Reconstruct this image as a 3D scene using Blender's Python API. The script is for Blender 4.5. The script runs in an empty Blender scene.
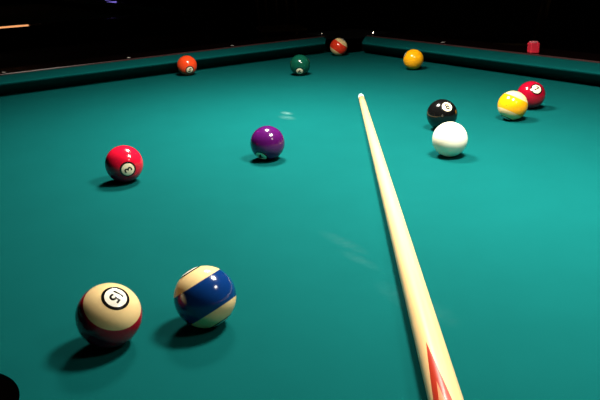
import bpy, bmesh, math, random
from mathutils import Vector, Matrix, Quaternion
random.seed(4)
S = bpy.context.scene
COL = S.collection
PI = math.pi
Z0 = 0.78                      # height of the playing bed above the floor

# ------------------------------------------------------------------ camera
cam_data = bpy.data.cameras.new('camera')
cam = bpy.data.objects.new('camera', cam_data); COL.objects.link(cam)
right = Vector((0.99935925, -0.01228926, -0.03361647))
upv = Vector((0.03579235, 0.34312867, 0.93860621))
fwd = Vector((0.0, 0.93920801, -0.34334867))
cam.matrix_world = Matrix(((right.x, upv.x, -fwd.x, 0.0), (right.y, upv.y, -fwd.y, 0.0),
                           (right.z, upv.z, -fwd.z, Z0 + 0.32338), (0, 0, 0, 1)))
cam_data.sensor_width = 36.0
cam_data.lens = 676.13 * 36.0 / 600.0
cam_data.clip_start = 0.02
S.camera = cam

# ------------------------------------------------------------------ world, exposure
w = bpy.data.worlds.new('room_dark'); S.world = w; w.use_nodes = True
w.node_tree.nodes['Background'].inputs['Color'].default_value = (0.9, 1.0, 0.95, 1)
w.node_tree.nodes['Background'].inputs['Strength'].default_value = 0.004
S.view_settings.view_transform = 'Standard'
S.view_settings.look = 'None'
S.view_settings.gamma = 1.0
S.view_settings.use_curve_mapping = False
S.view_settings.exposure = 0.0
LAMP_WATTS = (12.5, 12.4, 3.7)           # far, middle, near shade of the pool table lamp
LAMP_COLOUR = (1.0, 0.93, 0.82)
LAMP_SPREAD = math.radians(122)
LAMP_RADIUS = 0.10

# ------------------------------------------------------------------ materials
def nt(name):
    m = bpy.data.materials.new(name); m.use_nodes = True
    n = m.node_tree.nodes; l = m.node_tree.links
    return m, n, l, n['Principled BSDF']

def plain(name, col, rough=0.5, spec=0.5, metal=0.0, coat=0.0, var=0.0, scale=30.0):
    m, n, l, b = nt(name)
    b.inputs['Base Color'].default_value = (*col, 1)
    b.inputs['Roughness'].default_value = rough
    b.inputs['Specular IOR Level'].default_value = spec
    b.inputs['Metallic'].default_value = metal
    b.inputs['Coat Weight'].default_value = coat
    b.inputs['Coat Roughness'].default_value = 0.06
    if var:
        tc = n.new('ShaderNodeTexCoord'); nz = n.new('ShaderNodeTexNoise'); nz.inputs['Scale'].default_value = scale
        mx = n.new('ShaderNodeMix'); mx.data_type = 'RGBA'
        mx.inputs['A'].default_value = (*[c * (1 - var) for c in col], 1)
        mx.inputs['B'].default_value = (*[min(1, c * (1 + var)) for c in col], 1)
        l.new(tc.outputs['Object'], nz.inputs['Vector']); l.new(nz.outputs['Fac'], mx.inputs['Factor'])
        l.new(mx.outputs['Result'], b.inputs['Base Color'])
    return m

def math_node(n, l, op, a, b=None, c=None):
    q = n.new('ShaderNodeMath'); q.operation = op
    for i, v in enumerate((a, b, c)):
        if v is None: continue
        if isinstance(v, (int, float)): q.inputs[i].default_value = v
        else: l.new(v, q.inputs[i])
    return q.outputs[0]

def cloth_material():
    m, n, l, b = nt('teal_worsted_cloth')
    tc = n.new('ShaderNodeTexCoord')
    nz = n.new('ShaderNodeTexNoise'); nz.inputs['Scale'].default_value = 900; nz.inputs['Detail'].default_value = 3
    nb = n.new('ShaderNodeTexNoise'); nb.inputs['Scale'].default_value = 16; nb.inputs['Detail'].default_value = 5
    l.new(tc.outputs['Object'], nz.inputs['Vector']); l.new(tc.outputs['Object'], nb.inputs['Vector'])
    f = math_node(n, l, 'ADD', math_node(n, l, 'MULTIPLY', nz.outputs['Fac'], 0.5), math_node(n, l, 'MULTIPLY', nb.outputs['Fac'], 0.5))
    mx = n.new('ShaderNodeMix'); mx.data_type = 'RGBA'
    mx.inputs['A'].default_value = (0.0010, 0.0655, 0.0640, 1)
    mx.inputs['B'].default_value = (0.0020, 0.0865, 0.0850, 1)
    l.new(f, mx.inputs['Factor'])
    # chalk smudges rubbed into the cloth
    sep = n.new('ShaderNodeSeparateXYZ'); l.new(tc.outputs['Object'], sep.inputs['Vector'])
    cn = n.new('ShaderNodeTexNoise'); cn.inputs['Scale'].default_value = 90; cn.inputs['Detail'].default_value = 4
    l.new(tc.outputs['Object'], cn.inputs['Vector'])
    total = None
    for (cx, cy, rx, ry, amt) in SMUDGES:
        dx = math_node(n, l, 'DIVIDE', math_node(n, l, 'SUBTRACT', sep.outputs['X'], cx), rx)
        dy = math_node(n, l, 'DIVIDE', math_node(n, l, 'SUBTRACT', sep.outputs['Y'], cy), ry)
        d = math_node(n, l, 'SQRT', math_node(n, l, 'ADD', math_node(n, l, 'MULTIPLY', dx, dx), math_node(n, l, 'MULTIPLY', dy, dy)))
        k = math_node(n, l, 'MULTIPLY', math_node(n, l, 'MAXIMUM', math_node(n, l, 'SUBTRACT', 1.0, d), 0.0), amt)
        total = k if total is None else math_node(n, l, 'ADD', total, k)
    fac = math_node(n, l, 'MULTIPLY', total, math_node(n, l, 'MULTIPLY', cn.outputs['Fac'], cn.outputs['Fac']))
    m2 = n.new('ShaderNodeMix'); m2.data_type = 'RGBA'; m2.inputs['B'].default_value = (0.12, 0.24, 0.23, 1)
    l.new(fac, m2.inputs['Factor']); l.new(mx.outputs['Result'], m2.inputs['A'])
    l.new(m2.outputs['Result'], b.inputs['Base Color'])
    b.inputs['Roughness'].default_value = 0.95
    b.inputs['Specular IOR Level'].default_value = 0.03
    bp = n.new('ShaderNodeBump'); bp.inputs['Strength'].default_value = 0.12; bp.inputs['Distance'].default_value = 0.0006
    l.new(nz.outputs['Fac'], bp.inputs['Height']); l.new(bp.outputs['Normal'], b.inputs['Normal'])
    return m

def wood(name, c1, c2, rough=0.3, scale=(2, 30, 30), coat=0.3):
    m, n, l, b = nt(name)
    tc = n.new('ShaderNodeTexCoord'); mp = n.new('ShaderNodeMapping'); mp.inputs['Scale'].default_value = scale
    nz = n.new('ShaderNodeTexNoise'); nz.inputs['Scale'].default_value = 3; nz.inputs['Detail'].default_value = 6
    mx = n.new('ShaderNodeMix'); mx.data_type = 'RGBA'
    mx.inputs['A'].default_value = (*c1, 1); mx.inputs['B'].default_value = (*c2, 1)
    l.new(tc.outputs['Object'], mp.inputs['Vector']); l.new(mp.outputs['Vector'], nz.inputs['Vector'])
    l.new(nz.outputs['Fac'], mx.inputs['Factor']); l.new(mx.outputs['Result'], b.inputs['Base Color'])
    b.inputs['Roughness'].default_value = rough
    b.inputs['Coat Weight'].default_value = coat; b.inputs['Coat Roughness'].default_value = 0.12
    return m

R = 0.0286
IVORY = (0.88, 0.64, 0.30)
def ball_material(name, col, stripe=False):
    m, n, l, b = nt(name)
    tc = n.new('ShaderNodeTexCoord')
    nz = n.new('ShaderNodeTexNoise'); nz.inputs['Scale'].default_value = 60
    l.new(tc.outputs['Object'], nz.inputs['Vector'])
    mx = n.new('ShaderNodeMix'); mx.data_type = 'RGBA'
    mx.inputs['A'].default_value = (*[c * 0.95 for c in col], 1); mx.inputs['B'].default_value = (*[min(1, c * 1.05) for c in col], 1)
    l.new(nz.outputs['Fac'], mx.inputs['Factor'])
    out = mx.outputs['Result']
    if stripe:
        sep = n.new('ShaderNodeSeparateXYZ'); l.new(tc.outputs['Object'], sep.inputs['Vector'])
        az = math_node(n, l, 'ABSOLUTE', sep.outputs['Z'])
        mr = n.new('ShaderNodeMapRange'); l.new(az, mr.inputs['Value'])
        mr.inputs['From Min'].default_value = 0.485 * R; mr.inputs['From Max'].default_value = 0.510 * R
        m2 = n.new('ShaderNodeMix'); m2.data_type = 'RGBA'; m2.inputs['B'].default_value = (*IVORY, 1)
        l.new(out, m2.inputs['A']); l.new(mr.outputs['Result'], m2.inputs['Factor'])
        out = m2.outputs['Result']
    l.new(out, b.inputs['Base Color'])
    b.inputs['Roughness'].default_value = 0.13
    b.inputs['Specular IOR Level'].default_value = 0.55
    return m

# positions in the table's own frame (x along its length)
SMUDGES = [(-0.674, 0.043, 0.022, 0.012, 1.9), (-0.64, 0.02, 0.03, 0.016, 0.7), (-0.06, -0.293, 0.05, 0.012, 0.2), (-0.01, -0.309, 0.04, 0.010, 0.18), (0.10, -0.33, 0.06, 0.02, 0.2)]

# ------------------------------------------------------------------ mesh helpers
def obj(name, bm, mat, parent=None, smooth=False):
    bmesh.ops.recalc_face_normals(bm, faces=bm.faces)
    me = bpy.data.meshes.new(name); bm.to_mesh(me); bm.free()
    for mm in (mat if isinstance(mat, (list, tuple)) else [mat]): me.materials.append(mm)
    if smooth:
        for p in me.polygons: p.use_smooth = True
    o = bpy.data.objects.new(name, me); COL.objects.link(o)
    if parent: o.parent = parent
    return o

def tag(o, label, cat, group=None):
    o['label'] = label; o['category'] = cat
    if group: o['group'] = group
    return o

def thing(name, label, cat, loc=(0, 0, 0), rotz=0.0, group=None):
    o = bpy.data.objects.new(name, None); COL.objects.link(o)
    o.empty_display_size = 0.1
    o.location = loc; o.rotation_euler = (0, 0, rotz)
    return tag(o, label, cat, group)

def struct(name, bm, mat):
    o = obj(name, bm, mat); o['kind'] = 'structure'; return o

def add_box(bm, x0, x1, y0, y1, z0, z1, bev=0.0, seg=2, M=None):
    r = bmesh.ops.create_cube(bm, size=1.0)
    vs = r['verts']
    for v in vs:
        v.co = Vector((x0 + (v.co.x + 0.5) * (x1 - x0), y0 + (v.co.y + 0.5) * (y1 - y0), z0 + (v.co.z + 0.5) * (z1 - z0)))
    if bev:
        es = list({e for v in vs for e in v.link_edges})
        g = bmesh.ops.bevel(bm, geom=es, offset=bev, segments=seg, profile=0.5, affect='EDGES')
        vs = list({v for f in g['faces'] for v in f.verts} | {v for v in vs if v.is_valid})
    if M is not None:
        for v in vs: v.co = M @ v.co
    return vs

def box(x0, x1, y0, y1, z0, z1, bev=0.0):
    bm = bmesh.new(); add_box(bm, x0, x1, y0, y1, z0, z1, bev); return bm

def extrude_outline(pts, z0, z1, bev=0.0):
    bm = bmesh.new()
    vs = [bm.verts.new((x, y, z0)) for x, y in pts]
    f = bm.faces.new(vs)
    r = bmesh.ops.extrude_face_region(bm, geom=[f])
    top = [v for v in r['geom'] if isinstance(v, bmesh.types.BMVert)]
    for v in top: v.co.z = z1
    if bev:
        ts = set(top)
        es = [e for e in bm.edges if e.verts[0] in ts and e.verts[1] in ts]
        bmesh.ops.bevel(bm, geom=es, offset=bev, segments=3, profile=0.5, affect='EDGES')
    bmesh.ops.triangulate(bm, faces=[f for f in bm.faces if len(f.verts) > 4])
    return bm

def lathe(bm, prof, seg=32, M=None, close=True):
    """profile of (radius, z)"""
    rings = []
    new = []
    for rr, z in prof:
        if rr < 1e-6:
            v = bm.verts.new((0, 0, z)); rings.append([v]); new.append(v)
        else:
            ring = [bm.verts.new((rr * math.cos(2 * PI * i / seg), rr * math.sin(2 * PI * i / seg), z)) for i in range(seg)]
            rings.append(ring); new += ring
    for a, b in zip(rings, rings[1:]):
        for i in range(seg):
            j = (i + 1) % seg
            if len(a) == 1 and len(b) == 1: continue
            if len(a) == 1: bm.faces.new((a[0], b[i], b[j]))
            elif len(b) == 1: bm.faces.new((a[i], a[j], b[0]))
            else: bm.faces.new((a[i], a[j], b[j], b[i]))
    if M is not None:
        for v in new: v.co = M @ v.co
    return new

def tube(bm, p0, p1, r0, r1=None, seg=16):
    r1 = r0 if r1 is None else r1
    p0 = Vector(p0); p1 = Vector(p1); d = p1 - p0; L = d.length
    M = Matrix.Translation(p0) @ d.to_track_quat('Z', 'Y').to_matrix().to_4x4()
    lathe(bm, [(0, 0), (r0, 0), (r1, L), (0, L)], seg, M)

# ------------------------------------------------------------------ shared materials
M_CLOTH = cloth_material()
M_RAIL = wood('dark_lacquered_rail_wood', (0.004, 0.0018, 0.0016), (0.008, 0.003, 0.0025), 0.07, coat=0.0)
M_STRIP = wood('reddish_brown_strip', (0.035, 0.014, 0.014), (0.085, 0.036, 0.036), 0.25, (9, 9, 9))
M_BODY = wood('dark_cabinet_wood', (0.014, 0.006, 0.004), (0.026, 0.010, 0.006), 0.4)
M_CAST = plain('black_pocket_casting', (0.004, 0.004, 0.004), 0.6, 0.15, var=0.2)
M_LEATHER = plain('dark_pocket_leather', (0.012, 0.005, 0.004), 0.6, var=0.3)
M_SIGHT = plain('pearl_sight_inlay', (0.75, 0.72, 0.66), 0.25)
M_SCREW = plain('bright_screw_metal', (0.8, 0.78, 0.75), 0.2, metal=1.0)
M_CARPET = plain('dark_carpet', (0.012, 0.010, 0.010), 0.95, 0.1, var=0.4, scale=200)
M_WALL = plain('dark_wall_paint', (0.016, 0.016, 0.017), 0.85, 0.2, var=0.2, scale=8)
M_CEIL = plain('dark_ceiling_paint', (0.012, 0.012, 0.012), 0.9, 0.1, var=0.2, scale=8)
M_TRIM = plain('black_trim', (0.01, 0.009, 0.009), 0.5, var=0.2)

# ------------------------------------------------------------------ the room
X0, X1, Y0, Y1, ZC = -4.8, 4.8, -2.6, 9.0, 2.9
struct('floor', box(X0, X1, Y0, Y1, -0.1, 0.0), M_CARPET)
struct('ceiling', box(X0, X1, Y0, Y1, ZC, ZC + 0.1), M_CEIL)
struct('wall_left', box(X0 - 0.1, X0, Y0, Y1, -0.1, ZC + 0.1), M_WALL)
struct('wall_right', box(X1, X1 + 0.1, Y0, Y1, -0.1, ZC + 0.1), M_WALL)
struct('wall_back', box(X0 - 0.1, X1 + 0.1, Y1, Y1 + 0.1, -0.1, ZC + 0.1), M_WALL)
struct('wall_front', box(X0 - 0.1, X1 + 0.1, Y0 - 0.1, Y0, -0.1, ZC + 0.1), M_WALL)
struct('baseboard_back', box(X0, X1, Y1 - 0.015, Y1, 0, 0.10), M_TRIM)
struct('baseboard_right', box(X1 - 0.015, X1, Y0, Y1 - 0.015, 0, 0.10), M_TRIM)
struct('baseboard_left', box(X0, X0 + 0.015, Y0, Y1 - 0.015, 0, 0.10), M_TRIM)

# ------------------------------------------------------------------ the pool table
TH = -0.9700077
VX = Vector((math.cos(TH), math.sin(TH), 0)); VY = Vector((-math.sin(TH), math.cos(TH), 0))
CORNER = Vector((0.1663, 2.3374, 0))           # where the two far cushion lines meet
HL, HW = 1.315, 0.71
def corner_frame(u, v, z=0.0): return CORNER - u * VY + v * VX + Vector((0, 0, z))
ROOT = corner_frame(HW, HL)
NOSE = 0.037; TOP = 0.045; BACK = 0.10; OUT = 0.22

table = thing('pool_table', 'large pool table covered in teal green cloth with balls scattered over it', 'pool table', ROOT, TH)

def arc(cx, cy, r, a0, a1, n=14):
    return [(cx + r * math.cos(math.radians(a0 + (a1 - a0) * i / n)), cy + r * math.sin(math.radians(a0 + (a1 - a0) * i / n))) for i in range(n + 1)]

CC, CR = 0.035, 0.070        # corner pocket centre offset and radius
SC, SR = 0.0245, 0.0565        # side pocket centre offset and radius
E = 0.06                     # cloth runs this far under the cushions
def bed_outline():
    # quadrant-wise outline, counter clockwise starting at the +x +y corner
    pts = []
    h = math.sqrt(CR * CR - (E - CC) ** 2)
    a = math.degrees(math.atan2(E - CC, -h))          # on the y = +E edge, left of the centre
    b = math.degrees(math.atan2(-h, E - CC)) + 360
    corner = arc(CC, CC, CR, b, a, 18)                # from the x = +E edge round to the y = +E edge
    hs = math.sqrt(SR * SR - (E - SC) ** 2)
    sa = math.degrees(math.atan2(E - SC, hs)); sb = math.degrees(math.atan2(E - SC, -hs))
    side = arc(0, SC, SR, sa, sb - 360, 48)           # dips into the bed
    pts += [(HL + x, HW + y) for x, y in corner]
    pts += [(x, HW + y) for x, y in side]
    pts += [(-HL - x, HW + y) for x, y in reversed(corner)]
    pts += [(-HL - x, -HW - y) for x, y in corner]
    pts += [(-x, -HW - y) for x, y in side]
    pts += [(HL + x, -HW - y) for x, y in reversed(corner)]
    return pts
bed = obj('bed_cloth', extrude_outline(bed_outline(), Z0 - 0.028, Z0), M_CLOTH, table)

PROFILE = [(0.0015, NOSE - 0.003), (0.0, NOSE), (0.002, NOSE + 0.0025), (0.008, NOSE + 0.0045), (0.045, TOP - 0.001), (0.09, TOP), (BACK - 0.001, TOP - 0.001), (BACK, TOP - 0.004),
           (BACK, 0.003), (0.056, 0.0005), (0.052, 0.003), (0.036, 0.016), (0.012, 0.029)]
def cushion(s0, s1, k0, k1, side):
    """side: ('y', +1) long rail; ('x', +1) short rail"""
    bm = bmesh.new(); ends = []
    def P(s, d, z):
        ax, sg = side
        return (s, sg * (HW + d), Z0 + z) if ax == 'y' else (sg * (HL + d), s, Z0 + z)
    N = 24
    rows = []
    for i in range(N + 1):
        row = []
        for d, z in PROFILE:
            a = s0 - k0 * d; b = s1 + k1 * d
            row.append(bm.verts.new(P(a + (b - a) * i / N, d, z)))
        rows.append(row)
    n = len(PROFILE)
    for r0, r1 in zip(rows, rows[1:]):
        for j in range(n):
            bm.faces.new((r0[j], r0[(j + 1) % n], r1[(j + 1) % n], r1[j]))
    bm.faces.new(rows[0]); bm.faces.new(rows[-1])
    return bm
CE = 0.085
for sg in (1, -1):
    obj('cushion', cushion(0.066, HL - 0.098, 0.05, 0.98, ('y', sg)), M_CLOTH, table)
    obj('cushion', cushion(-HL + 0.098, -0.066, 0.98, 0.05, ('y', sg)), M_CLOTH, table)
    obj('cushion', cushion(-HW + 0.078, HW - 0.078, 0.85, 0.85, ('x', sg)), M_CLOTH, table)
    # wooden rails behind the cushions
    for q in (1, -1):
        x0, x1 = sorted((q * 0.087, q * (HL - 0.002)))
        y0, y1 = sorted((sg * (HW + BACK + 0.0005), sg * (HW + BACK + 0.0045)))
        obj('feather_strip', box(x0, x1, y0, y1, Z0 + 0.0, Z0 + TOP + 0.0025, 0.001), M_STRIP, table)
        y0, y1 = sorted((sg * (HW + BACK + 0.005), sg * (HW + OUT)))
        obj('rail', box(x0, x1, y0, y1, Z0 - 0.05, Z0 + TOP + 0.0015, 0.004), M_RAIL, table)
    x0, x1 = sorted((sg * (HL + BACK + 0.0005), sg * (HL + BACK + 0.0045)))
    obj('feather_strip', box(x0, x1, -HW + 0.002, HW - 0.002, Z0, Z0 + TOP + 0.0025, 0.001), M_STRIP, table)
    x0, x1 = sorted((sg * (HL + BACK + 0.005), sg * (HL + OUT)))
    obj('rail', box(x0, x1, -HW + 0.002, HW - 0.002, Z0 - 0.05, Z0 + TOP + 0.0015, 0.004), M_RAIL, table)

def corner_casting(sx, sy):
    pts = arc(CC, CC, CR - 0.001, 165, -75, 22)
    pts += [(BACK + 0.001, 0.0), (OUT, 0.0)] + arc(OUT - 0.07, OUT - 0.07, 0.07, 0, 90, 8) + [(0.0, OUT), (0.0, BACK + 0.001)]
    return extrude_outline([(sx * (HL + x), sy * (HW + y)) for x, y in pts], Z0 - 0.05, Z0 + TOP + 0.002, 0.004)
def side_casting(sy):
    pts = arc(0, SC, SR, 35, 145, 14)
    pts = [(-0.068, BACK + 0.001)] + list(reversed(pts)) + [(0.068, BACK + 0.001), (0.085, BACK + 0.001), (0.085, OUT), (-0.085, OUT), (-0.085, BACK + 0.001)]
    return extrude_outline([(x, sy * (HW + y)) for x, y in pts], Z0 - 0.05, Z0 + TOP + 0.002, 0.004)
def cup(cx, cy, r):
    bm = bmesh.new()
    lathe(bm, [(r, -0.004), (r - 0.002, -0.05), (r - 0.012, -0.11), (0, -0.125), (0, -0.129), (r - 0.009, -0.114), (r + 0.001, -0.05), (r + 0.003, -0.006), (r, -0.004)],
          32, Matrix.Translation((cx, cy, Z0)))
    return bm
for sx in (1, -1):
    for sy in (1, -1):
        pc = obj('pocket_casting', corner_casting(sx, sy), M_CAST, table)
        for (a, b) in ((0.03, 0.16), (0.16, 0.03)):
            sb = bmesh.new()
            lathe(sb, [(0, 0.0045), (0.003, 0.004), (0.0045, 0.0)], 12, Matrix.Translation((sx * (HL + a), sy * (HW + b), Z0 + TOP + 0.0018)))
            obj('screw', sb, M_SCREW, pc)
        obj('pocket', cup(sx * (HL + CC), sy * (HW + CC), CR), M_LEATHER, table, True)
for sy in (1, -1):
    obj('pocket_casting', side_casting(sy), M_CAST, table)
    obj('pocket', cup(0, sy * (HW + SC), SR), M_LEATHER, table, True)
# sights let into the rails
def sight(x, y, along_x):
    bm = bmesh.new(); a, b = (0.010, 0.0055) if along_x else (0.0055, 0.010)
    z = Z0 + TOP + 0.0016
    lo = [bm.verts.new((x + p * a, y + q * b, z - 0.0005)) for p, q in ((1, 0), (0, 1), (-1, 0), (0, -1))]
    hi = [bm.verts.new((x + p * a, y + q * b, z + 0.0003)) for p, q in ((1, 0), (0, 1), (-1, 0), (0, -1))]
    bm.faces.new(lo); bm.faces.new(hi)
    for i in range(4): bm.faces.new((lo[i], lo[(i + 1) % 4], hi[(i + 1) % 4], hi[i]))
    return bm
for sg in (1, -1):
    for k in (1, 2, 3):
        for q in (1, -1):
            obj('rail_sight', sight(q * (HL * k / 4), sg * (HW + 0.135), False), M_SIGHT, table)
    for k in (-1, 0, 1):
        obj('rail_sight', sight(sg * (HL + 0.135), k * HW / 2, True), M_SIGHT, table)
# cabinet and legs
obj('cabinet', box(-HL - 0.15, HL + 0.15, -HW - 0.15, HW + 0.15, Z0 - 0.36, Z0 - 0.132, 0.01), M_BODY, table)
for sg in (1, -1):
    y0, y1 = sorted((sg * (HW + 0.152), sg * (HW + 0.180)))
    obj('apron', box(-HL - 0.18, HL + 0.18, y0, y1, Z0 - 0.30, Z0 - 0.051), M_BODY, table)
    x0, x1 = sorted((sg * (HL + 0.152), sg * (HL + 0.180)))
    obj('apron', box(x0, x1, -HW - 0.151, HW + 0.151, Z0 - 0.30, Z0 - 0.051), M_BODY, table)
for sx in (1, -1):
    for sy in (1, -1):
        lb = bmesh.new()
        lathe(lb, [(0, 0), (0.085, 0), (0.085, 0.03), (0.06, 0.05), (0.055, 0.12), (0.075, 0.24), (0.085, 0.32), (0.085, Z0 - 0.36), (0, Z0 - 0.36)],
              28, Matrix.Translation((sx * (HL - 0.12), sy * (HW - 0.08), 0)))
        obj('leg', lb, M_BODY, table, True)

# ------------------------------------------------------------------ the lamp over the table (above the picture)
def pool_lamp(name, label, centre, rot, strengths, height):
    t = thing(name, label, 'lamp', (centre[0], centre[1], height), rot)
    brass = plain('aged_brass', (0.45, 0.30, 0.12), 0.3, metal=1.0)
    m, n, l, b = nt('enamel_shade')          # dark green outside, white inside
    geo = n.new('ShaderNodeNewGeometry')
    mx = n.new('ShaderNodeMix'); mx.data_type = 'RGBA'
    mx.inputs['A'].default_value = (0.01, 0.06, 0.04, 1); mx.inputs['B'].default_value = (0.85, 0.83, 0.78, 1)
    at = n.new('ShaderNodeAttribute'); at.attribute_name = 'inside'
    l.new(at.outputs['Fac'], mx.inputs['Factor']); l.new(mx.outputs['Result'], b.inputs['Base Color'])
    b.inputs['Roughness'].default_value = 0.4
    bm = bmesh.new(); tube(bm, (-0.85, 0, 0.16), (0.85, 0, 0.16), 0.014)
    obj('bar', bm, brass, t, True)
    for sx in (-0.5, 0.5):
        bm = bmesh.new(); tube(bm, (sx, 0, 0.17), (sx, 0, ZC - height), 0.006)
        obj('hanging_rod', bm, brass, t, True)
    for k, x in enumerate((-0.63, 0.0, 0.63)):
        bm = bmesh.new(); M = Matrix.Translation((x, 0, 0))
        lathe(bm, [(0.045, 0.115), (0.07, 0.10), (0.19, -0.05), (0.192, -0.06)], 40, M)
        n_out = len(bm.faces)
        lathe(bm, [(0.192, -0.06), (0.186, -0.05), (0.066, 0.097), (0.0, 0.108)], 40, M)
        bm.faces.ensure_lookup_table()
        lay = bm.loops.layers.color.new('inside') if False else bm.faces.layers.float.new('inside')
        for i, f in enumerate(bm.faces): f[lay] = 0.0 if i < n_out else 1.0
        sh = obj('shade', bm, m, t, True)
        bm = bmesh.new(); tube(bm, (x, 0, 0.05), (x, 0, 0.15), 0.02)
        obj('socket', bm, brass, sh, True)
        e, en, el, eb = nt('glowing_bulb')
        eb.inputs['Base Color'].default_value = (1, 0.95, 0.85, 1)
        eb.inputs['Emission Color'].default_value = (1.0, 0.90, 0.74, 1)
        eb.inputs['Emission Strength'].default_value = 2.0 * strengths[k]
        bm = bmesh.new()
        lathe(bm, [(0, -0.04)] + [(0.04 * math.cos(math.radians(a)), 0.04 * math.sin(math.radians(a))) for a in range(-75, 61, 15)] + [(0.018, 0.052), (0, 0.053)], 20, M)
        obj('bulb', bm, e, sh, True)
        ld = bpy.data.lights.new('shade_light', 'AREA'); ld.shape = 'DISK'; ld.size = 2 * LAMP_RADIUS
        ld.energy = strengths[k]; ld.color = LAMP_COLOUR; ld.spread = LAMP_SPREAD
        lo = bpy.data.objects.new('shade_light', ld); COL.objects.link(lo); lo.parent = sh; lo.location = (x, 0, -0.062)
    return t
pool_lamp('billiard_lamp', 'three shade brass bar lamp hanging over the teal pool table', corner_frame(0.72, HL), TH, LAMP_WATTS, Z0 + 0.862)

# ------------------------------------------------------------------ balls
M_SPOT = plain('ivory_spot', (0.90, 0.80, 0.55), 0.13)
M_SPOT_WHITE = plain('white_spot', (0.92, 0.88, 0.76), 0.13)
M_INK = plain('black_ink', (0.006, 0.005, 0.005), 0.15)

def sphere_bm(r, useg=48, vseg=24):
    bm = bmesh.new(); bmesh.ops.create_uvsphere(bm, u_segments=useg, v_segments=vseg, radius=r); return bm

def cap_bm(r, a0, a1, sg, n=6, seg=40):
    """spherical band between polar angles whose sines are a0 and a1"""
    t0, t1 = math.asin(a0), math.asin(a1)
    prof = [(r * math.sin(t0 + (t1 - t0) * i / n), sg * r * math.cos(t0 + (t1 - t0) * i / n)) for i in range(n + 1)]
    bm = bmesh.new(); lathe(bm, prof, seg); return bm

_num = {}
def numeral_mesh(text, r, height):
    c = bpy.data.curves.new('num', 'FONT'); c.body = text; c.align_x = 'CENTER'; c.align_y = 'CENTER'; c.size = 1.0; c.offset = 0.025
    c.resolution_u = 4
    o = bpy.data.objects.new('num', c); COL.objects.link(o)
    dg = bpy.context.evaluated_depsgraph_get(); dg.update()
    me = bpy.data.meshes.new_from_object(o.evaluated_get(dg))
    bpy.data.objects.remove(o); bpy.data.curves.remove(c)
    bm = bmesh.new(); bm.from_mesh(me); bpy.data.meshes.remove(me)
    bmesh.ops.triangulate(bm, faces=bm.faces)
    xs = [v.co.x for v in bm.verts]; ys = [v.co.y for v in bm.verts]
    cx, cy = (min(xs) + max(xs)) / 2, (min(ys) + max(ys)) / 2; k = height / (max(ys) - min(ys))
    for v in bm.verts: v.co = Vector(((v.co.x - cx) * k, (v.co.y - cy) * k, 0))
    for _ in range(2):
        es = [e for e in bm.edges if e.calc_length() > 0.10 * R]
        if es: bmesh.ops.subdivide_edges(bm, edges=es, cuts=1)
    bmesh.ops.triangulate(bm, faces=bm.faces)
    for v in bm.verts: v.co.z = math.sqrt(r * r - v.co.x ** 2 - v.co.y ** 2)
    return bm

def pool_ball(label, pos, col, number=None, pole=(0, 0, 1), up=(0, 1, 0), stripe=False, name='pool_ball', zbase=Z0):
    m = ball_material('phenolic_resin', col, stripe)
    o = obj(name, sphere_bm(R), m, None, True)
    tag(o, label, 'ball', 'balls lying on the teal pool table')
    o.location = (pos[0], pos[1], zbase + R * 1.0035)
    z = Vector(pole).normalized(); y = Vector(up); y = (y - z * y.dot(z)).normalized(); x = y.cross(z)
    o.rotation_mode = 'QUATERNION'
    o.rotation_quaternion = Matrix((x, y, z)).transposed().to_quaternion()
    if number:
        for sg in (1, -1):
            sp = obj('number_spot', cap_bm(R * 1.0015, 0.0, 0.37, sg), M_SPOT_WHITE if stripe else M_SPOT, o, True)
            obj('ring', cap_bm(R * 1.0025, 0.335, 0.42, sg, 2), M_INK, sp, True)
            nm = numeral_mesh(number, R * 1.0035, (0.34 if len(number) > 1 else 0.42) * R)
            if sg < 0:
                for v in nm.verts: v.co = Vector((-v.co.x, v.co.y, -v.co.z))
            obj('numeral', nm, M_INK, sp, True)
    return o

MAROON = (0.36, 0.004, 0.022); BLUE = (0.003, 0.032, 0.16); RED = (0.62, 0.006, 0.03); PURPLE = (0.065, 0.004, 0.085)
BLACK = (0.004, 0.004, 0.004); YELLOW = (0.92, 0.40, 0.005); ORANGE = (0.85, 0.065, 0.014); GREEN = (0.003, 0.06, 0.035)
pool_ball('cream ball with a maroon band and number 15, front left of the table', (-0.1720, 0.5275), MAROON, '15', (0.412, -0.371, 0.832), (0.847, -0.180, -0.500), True)
pool_ball('cream ball with a tilted blue band, beside the maroon banded ball', (-0.0905, 0.5558), BLUE, '10', (-0.505, 0.318, 0.803), (-0.858, -0.175, -0.482), True)
pool_ball('bright red number 3 ball alone on the left of the cloth', (-0.2672, 0.9948), RED, '3', (0.417, -0.907, -0.053), (-0.863, -0.377, -0.335))
pool_ball('purple ball left of the cue stick tip', (-0.0505, 1.0872), PURPLE, '4', (-0.385, -0.674, -0.631), (-0.213, 0.730, -0.650))
pool_ball('black number 8 ball just behind the white cue ball', (0.2726, 1.2464), BLACK, '8', (0.171, -0.709, 0.684), (-0.345, 0.607, 0.716))
pool_ball('white ball with a yellow band in front of the dark red ball', (0.4224, 1.3009), YELLOW, '9', (0.450, 0.165, 0.878), (0.890, -0.160, -0.426), True)
pool_ball('dark red number 7 ball behind the yellow banded ball', (0.4889, 1.3930), (0.33, 0.003, 0.018), '7', (0.108, -0.790, 0.604), (0.624, 0.526, 0.577))
pool_ball('solid yellow ball near the far right cushion', (0.3353, 1.9305), YELLOW, '1', (0.85, -0.225, -0.50), (0.127, 0.581, 0.804))
pool_ball('dark green ball near the far left cushion', (0.0135, 1.9044), GREEN, '6', (-0.066, -0.866, -0.495), (0.131, -0.500, 0.856))
pool_ball('solid orange ball close to the far left cushion', (-0.3120, 1.9699), ORANGE, '5', (0.381, -0.858, -0.343), (0.497, -0.123, 0.859))
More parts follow.
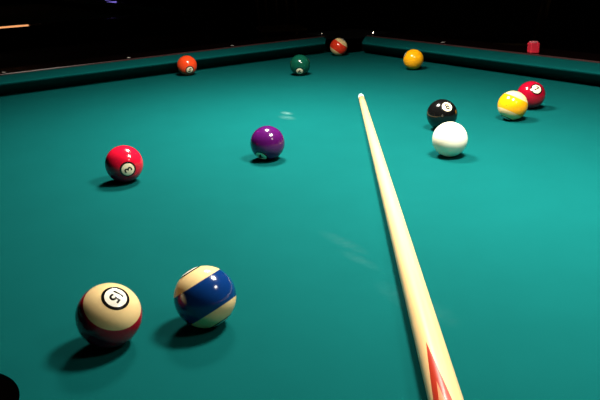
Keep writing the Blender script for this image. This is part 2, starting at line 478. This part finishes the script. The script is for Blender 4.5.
pool_ball('white ball with an orange band at the mouth of the far corner pocket', (0.1448, 2.2538), (0.85, 0.045, 0.016), '13', (0.579, 0.034, 0.814), (0.806, -0.171, -0.566), True)
pool_ball('plain white cue ball in front of the black ball', (0.2485, 1.0695), (0.90, 0.84, 0.66), name='cue_ball')

# ------------------------------------------------------------------ cue stick lying on the cloth
CUE_R0, CUE_K, CUE_L = 0.0066, 0.0053, 1.45
cue = thing('cue_stick', 'pale maple cue stick with red spliced points lying on the teal cloth', 'cue stick', (0.14947, 1.54813, Z0))
cd = Vector((-0.04252858, -0.99909525, 0)); side = Vector((0.99909525, -0.04252858, 0))
# local frame of the stick: +x along it from the tip, +y to the right seen from the tip's far side, +z up
ax = (cd + Vector((0, 0, CUE_K))).normalized(); zz = side.cross(ax); 
if zz.z < 0: zz = -zz
yy = zz.cross(ax)
cue.rotation_mode = 'QUATERNION'
cue.rotation_quaternion = Matrix((ax, yy, zz)).transposed().to_quaternion()
cue.location = Vector((0.14947, 1.54813, Z0)) + Vector((0, 0, 0.0003))
def cue_section(s0, s1, n, cap0=True, cap1=True, seg=40):
    bm = bmesh.new()
    M = Matrix(((0, 0, 1, 0), (1, 0, 0, 0), (0, 1, 0, CUE_R0), (0, 0, 0, 1)))   # lathe axis -> +x
    prof = []
    if cap0: prof.append((0, s0))
    for i in range(n + 1):
        s = s0 + (s1 - s0) * i / n; prof.append((CUE_R0 + CUE_K * s, s))
    if cap1: prof.append((0, s1))
    lathe(bm, prof, seg, M); return bm
def cue_wood():
    m, n, l, b = nt('maple_with_spliced_points')
    tc = n.new('ShaderNodeTexCoord'); mp = n.new('ShaderNodeMapping'); mp.inputs['Scale'].default_value = (3, 90, 90)
    nz = n.new('ShaderNodeTexNoise'); nz.inputs['Scale'].default_value = 2.5; nz.inputs['Detail'].default_value = 5
    l.new(tc.outputs['Object'], mp.inputs['Vector']); l.new(mp.outputs['Vector'], nz.inputs['Vector'])
    mx = n.new('ShaderNodeMix'); mx.data_type = 'RGBA'
    mx.inputs['A'].default_value = (0.78, 0.47, 0.19, 1); mx.inputs['B'].default_value = (0.87, 0.60, 0.29, 1)
    l.new(nz.outputs['Fac'], mx.inputs['Factor'])
    sep = n.new('ShaderNodeSeparateXYZ'); l.new(tc.outputs['Object'], sep.inputs['Vector'])
    zc = math_node(n, l, 'SUBTRACT', sep.outputs['Z'], CUE_R0)
    phi = math_node(n, l, 'ARCTAN2', sep.outputs['Y'], zc)
    ph = math_node(n, l, 'ADD', phi, SPLICE_PHI)
    k = math_node(n, l, 'ABSOLUTE', math_node(n, l, 'SUBTRACT', math_node(n, l, 'FLOORED_MODULO', math_node(n, l, 'ADD', ph, PI / 2), PI), PI / 2))
    hw = math_node(n, l, 'MULTIPLY', math_node(n, l, 'SUBTRACT', sep.outputs['X'], 1.0745), SPLICE_RATE)
    red = math_node(n, l, 'GREATER_THAN', hw, k)
    inner = math_node(n, l, 'GREATER_THAN', math_node(n, l, 'SUBTRACT', hw, 0.40), k)
    m1 = n.new('ShaderNodeMix'); m1.data_type = 'RGBA'; m1.inputs['B'].default_value = (0.42, 0.026, 0.008, 1)
    l.new(mx.outputs['Result'], m1.inputs['A']); l.new(red, m1.inputs['Factor'])
    m2 = n.new('ShaderNodeMix'); m2.data_type = 'RGBA'; m2.inputs['B'].default_value = (0.62, 0.27, 0.13, 1)
    l.new(m1.outputs['Result'], m2.inputs['A']); l.new(inner, m2.inputs['Factor'])
    l.new(m2.outputs['Result'], b.inputs['Base Color'])
    b.inputs['Roughness'].default_value = 0.35
    b.inputs['Coat Weight'].default_value = 0.3; b.inputs['Coat Roughness'].default_value = 0.15
    return m
SPLICE_PHI = math.radians(27.4); SPLICE_RATE = math.radians(26) / 0.062
obj('shaft', cue_section(0.026, CUE_L - 0.02, 30), cue_wood(), cue, True)
obj('ferrule', cue_section(0.007, 0.026, 2), plain('white_ferrule', (0.88, 0.86, 0.80), 0.3), cue, True)
obj('tip', cue_section(0.0, 0.007, 2), plain('chalked_leather_tip', (0.45, 0.72, 0.75), 0.9, 0.1, var=0.2, scale=300), cue, True)['label'] = 'pale blue chalked tip'
obj('bumper', cue_section(CUE_L - 0.02, CUE_L, 2), plain('black_rubber', (0.01, 0.01, 0.01), 0.7), cue, True)

# ------------------------------------------------------------------ chalk on the right rail
ck = corner_frame(-0.1245, 0.669, Z0 + TOP + 0.0017)
chalk = thing('chalk_cube', 'small red cube of cue chalk on the far right rail', 'chalk', ck, TH + 1.05)
h = 0.0125
obj('wrapper', box(-h, h, -h, h, 0, 0.0275, 0.0025), plain('glossy_red_paper', (0.80, 0.03, 0.06), 0.25), chalk)
cb = bmesh.new()
lathe(cb, [(0.0, 0.0280), (0.006, 0.0286), (0.0100, 0.0300), (0.0116, 0.0303), (0.0119, 0.0290), (0.0119, 0.0260), (0, 0.0260)], 28)
obj('chalk_top', cb, plain('red_chalk', (0.60, 0.14, 0.17), 0.95, 0.1, var=0.2, scale=400), chalk, True)['label'] = 'dusty pinkish red chalk surface'

# ------------------------------------------------------------------ background: second table, a ball on it, wooden chairs
def dup(root, loc, label):
    r = root.copy(); COL.objects.link(r); r.location = loc; r['label'] = label
    for ch in list(root.children):
        c = ch.copy(); COL.objects.link(c); c.parent = r
        for g in list(ch.children):
            d = g.copy(); COL.objects.link(d); d.parent = c
    return r
T2 = corner_frame(0.57, -1.52 - HL - OUT)
table2 = dup(table, T2, 'unlit second pool table in the dark behind the left rail')

M_CHAIR = wood('brown_chair_wood', (0.10, 0.055, 0.02), (0.16, 0.09, 0.035), 0.4)
def chair(label, loc, rot):
    t = thing('wooden_chair', label, 'chair', loc, rot, 'wooden chairs in the dark room')
    obj('seat', box(-0.21, 0.21, -0.21, 0.21, 0.43, 0.46, 0.012), M_CHAIR, t)
    for sx in (-1, 1):
        for sy in (-1, 1):
            bm = bmesh.new(); tube(bm, (sx * 0.19, sy * 0.19, 0), (sx * 0.17, sy * 0.17, 0.432), 0.015, 0.019)
            obj('leg', bm, M_CHAIR, t, True)
    for sx in (-1, 1):
        bm = bmesh.new(); tube(bm, (sx * 0.18, 0.19, 0.455), (sx * 0.19, 0.26, 0.90), 0.016, 0.013)
        obj('back_post', bm, M_CHAIR, t, True)
    bm = bmesh.new(); add_box(bm, -0.20, 0.20, 0.245, 0.268, 0.78, 0.90, 0.008)
    obj('backrest', bm, M_CHAIR, t)
    for x in (-0.1, 0, 0.1):
        bm = bmesh.new(); tube(bm, (x, 0.195, 0.455), (x, 0.255, 0.79), 0.009)
        obj('spindle', bm, M_CHAIR, t, True)
    return t
chair('dim wooden chair behind the far right rail near the red chalk', (1.42, 4.62, 0), math.radians(-115))
chair('barely lit wooden chair in the dark far behind the corner pocket', (-0.12, 6.45, 0), math.radians(10))

# ------------------------------------------------------------------ unseen lights added for rail streaks and faint room fill
def added_wall_light(label, loc, width, height, col, strength):
    t = thing('added_wall_light', label, 'wall light', loc, 0)
    obj('backplate', box(-width / 2 - 0.02, width / 2 + 0.02, -0.02, 0.0, -height / 2 - 0.02, height / 2 + 0.02, 0.006), M_TRIM, t)
    m, n, l, b = nt('glowing_glass')
    b.inputs['Base Color'].default_value = (*col, 1)
    b.inputs['Emission Color'].default_value = (*col, 1); b.inputs['Emission Strength'].default_value = strength
    obj('glass', box(-width / 2, width / 2, -0.07, -0.021, -height / 2, height / 2, 0.02), m, t)
    return t
added_wall_light('unseen long amber wall light added for the streak on the second table', (-3.80, Y1, 1.33), 0.80, 0.16, (1.0, 0.42, 0.16), 2.0)  # invented source, placed to mirror as a warm streak in the second table's rail
added_wall_light('unseen small violet wall light added for a glint on the second table', (-2.31, Y1, 1.04), 0.14, 0.10, (0.30, 0.22, 1.0), 1.2)  # invented too, gives the violet reflection on the second table's long rail
dl = thing('fill_downlight', 'unseen round fill light added on the ceiling far behind the pool table', 'fill light', (3.0, 5.2, ZC), 0)  # added fill, keeps chairs and second table faintly visible
bm = bmesh.new(); lathe(bm, [(0.07, 0), (0.10, 0), (0.10, -0.02), (0.075, -0.025), (0.07, -0.01), (0.07, 0)], 32)
obj('trim_ring', bm, M_TRIM, dl, True)
m, n, l, b = nt('warm_fill_lens'); b.inputs['Emission Color'].default_value = (1, 0.85, 0.6, 1); b.inputs['Emission Strength'].default_value = 60.0
bm = bmesh.new(); lathe(bm, [(0, -0.004), (0.069, -0.004), (0.069, -0.001), (0, -0.001)], 32)
obj('lens', bm, m, dl)
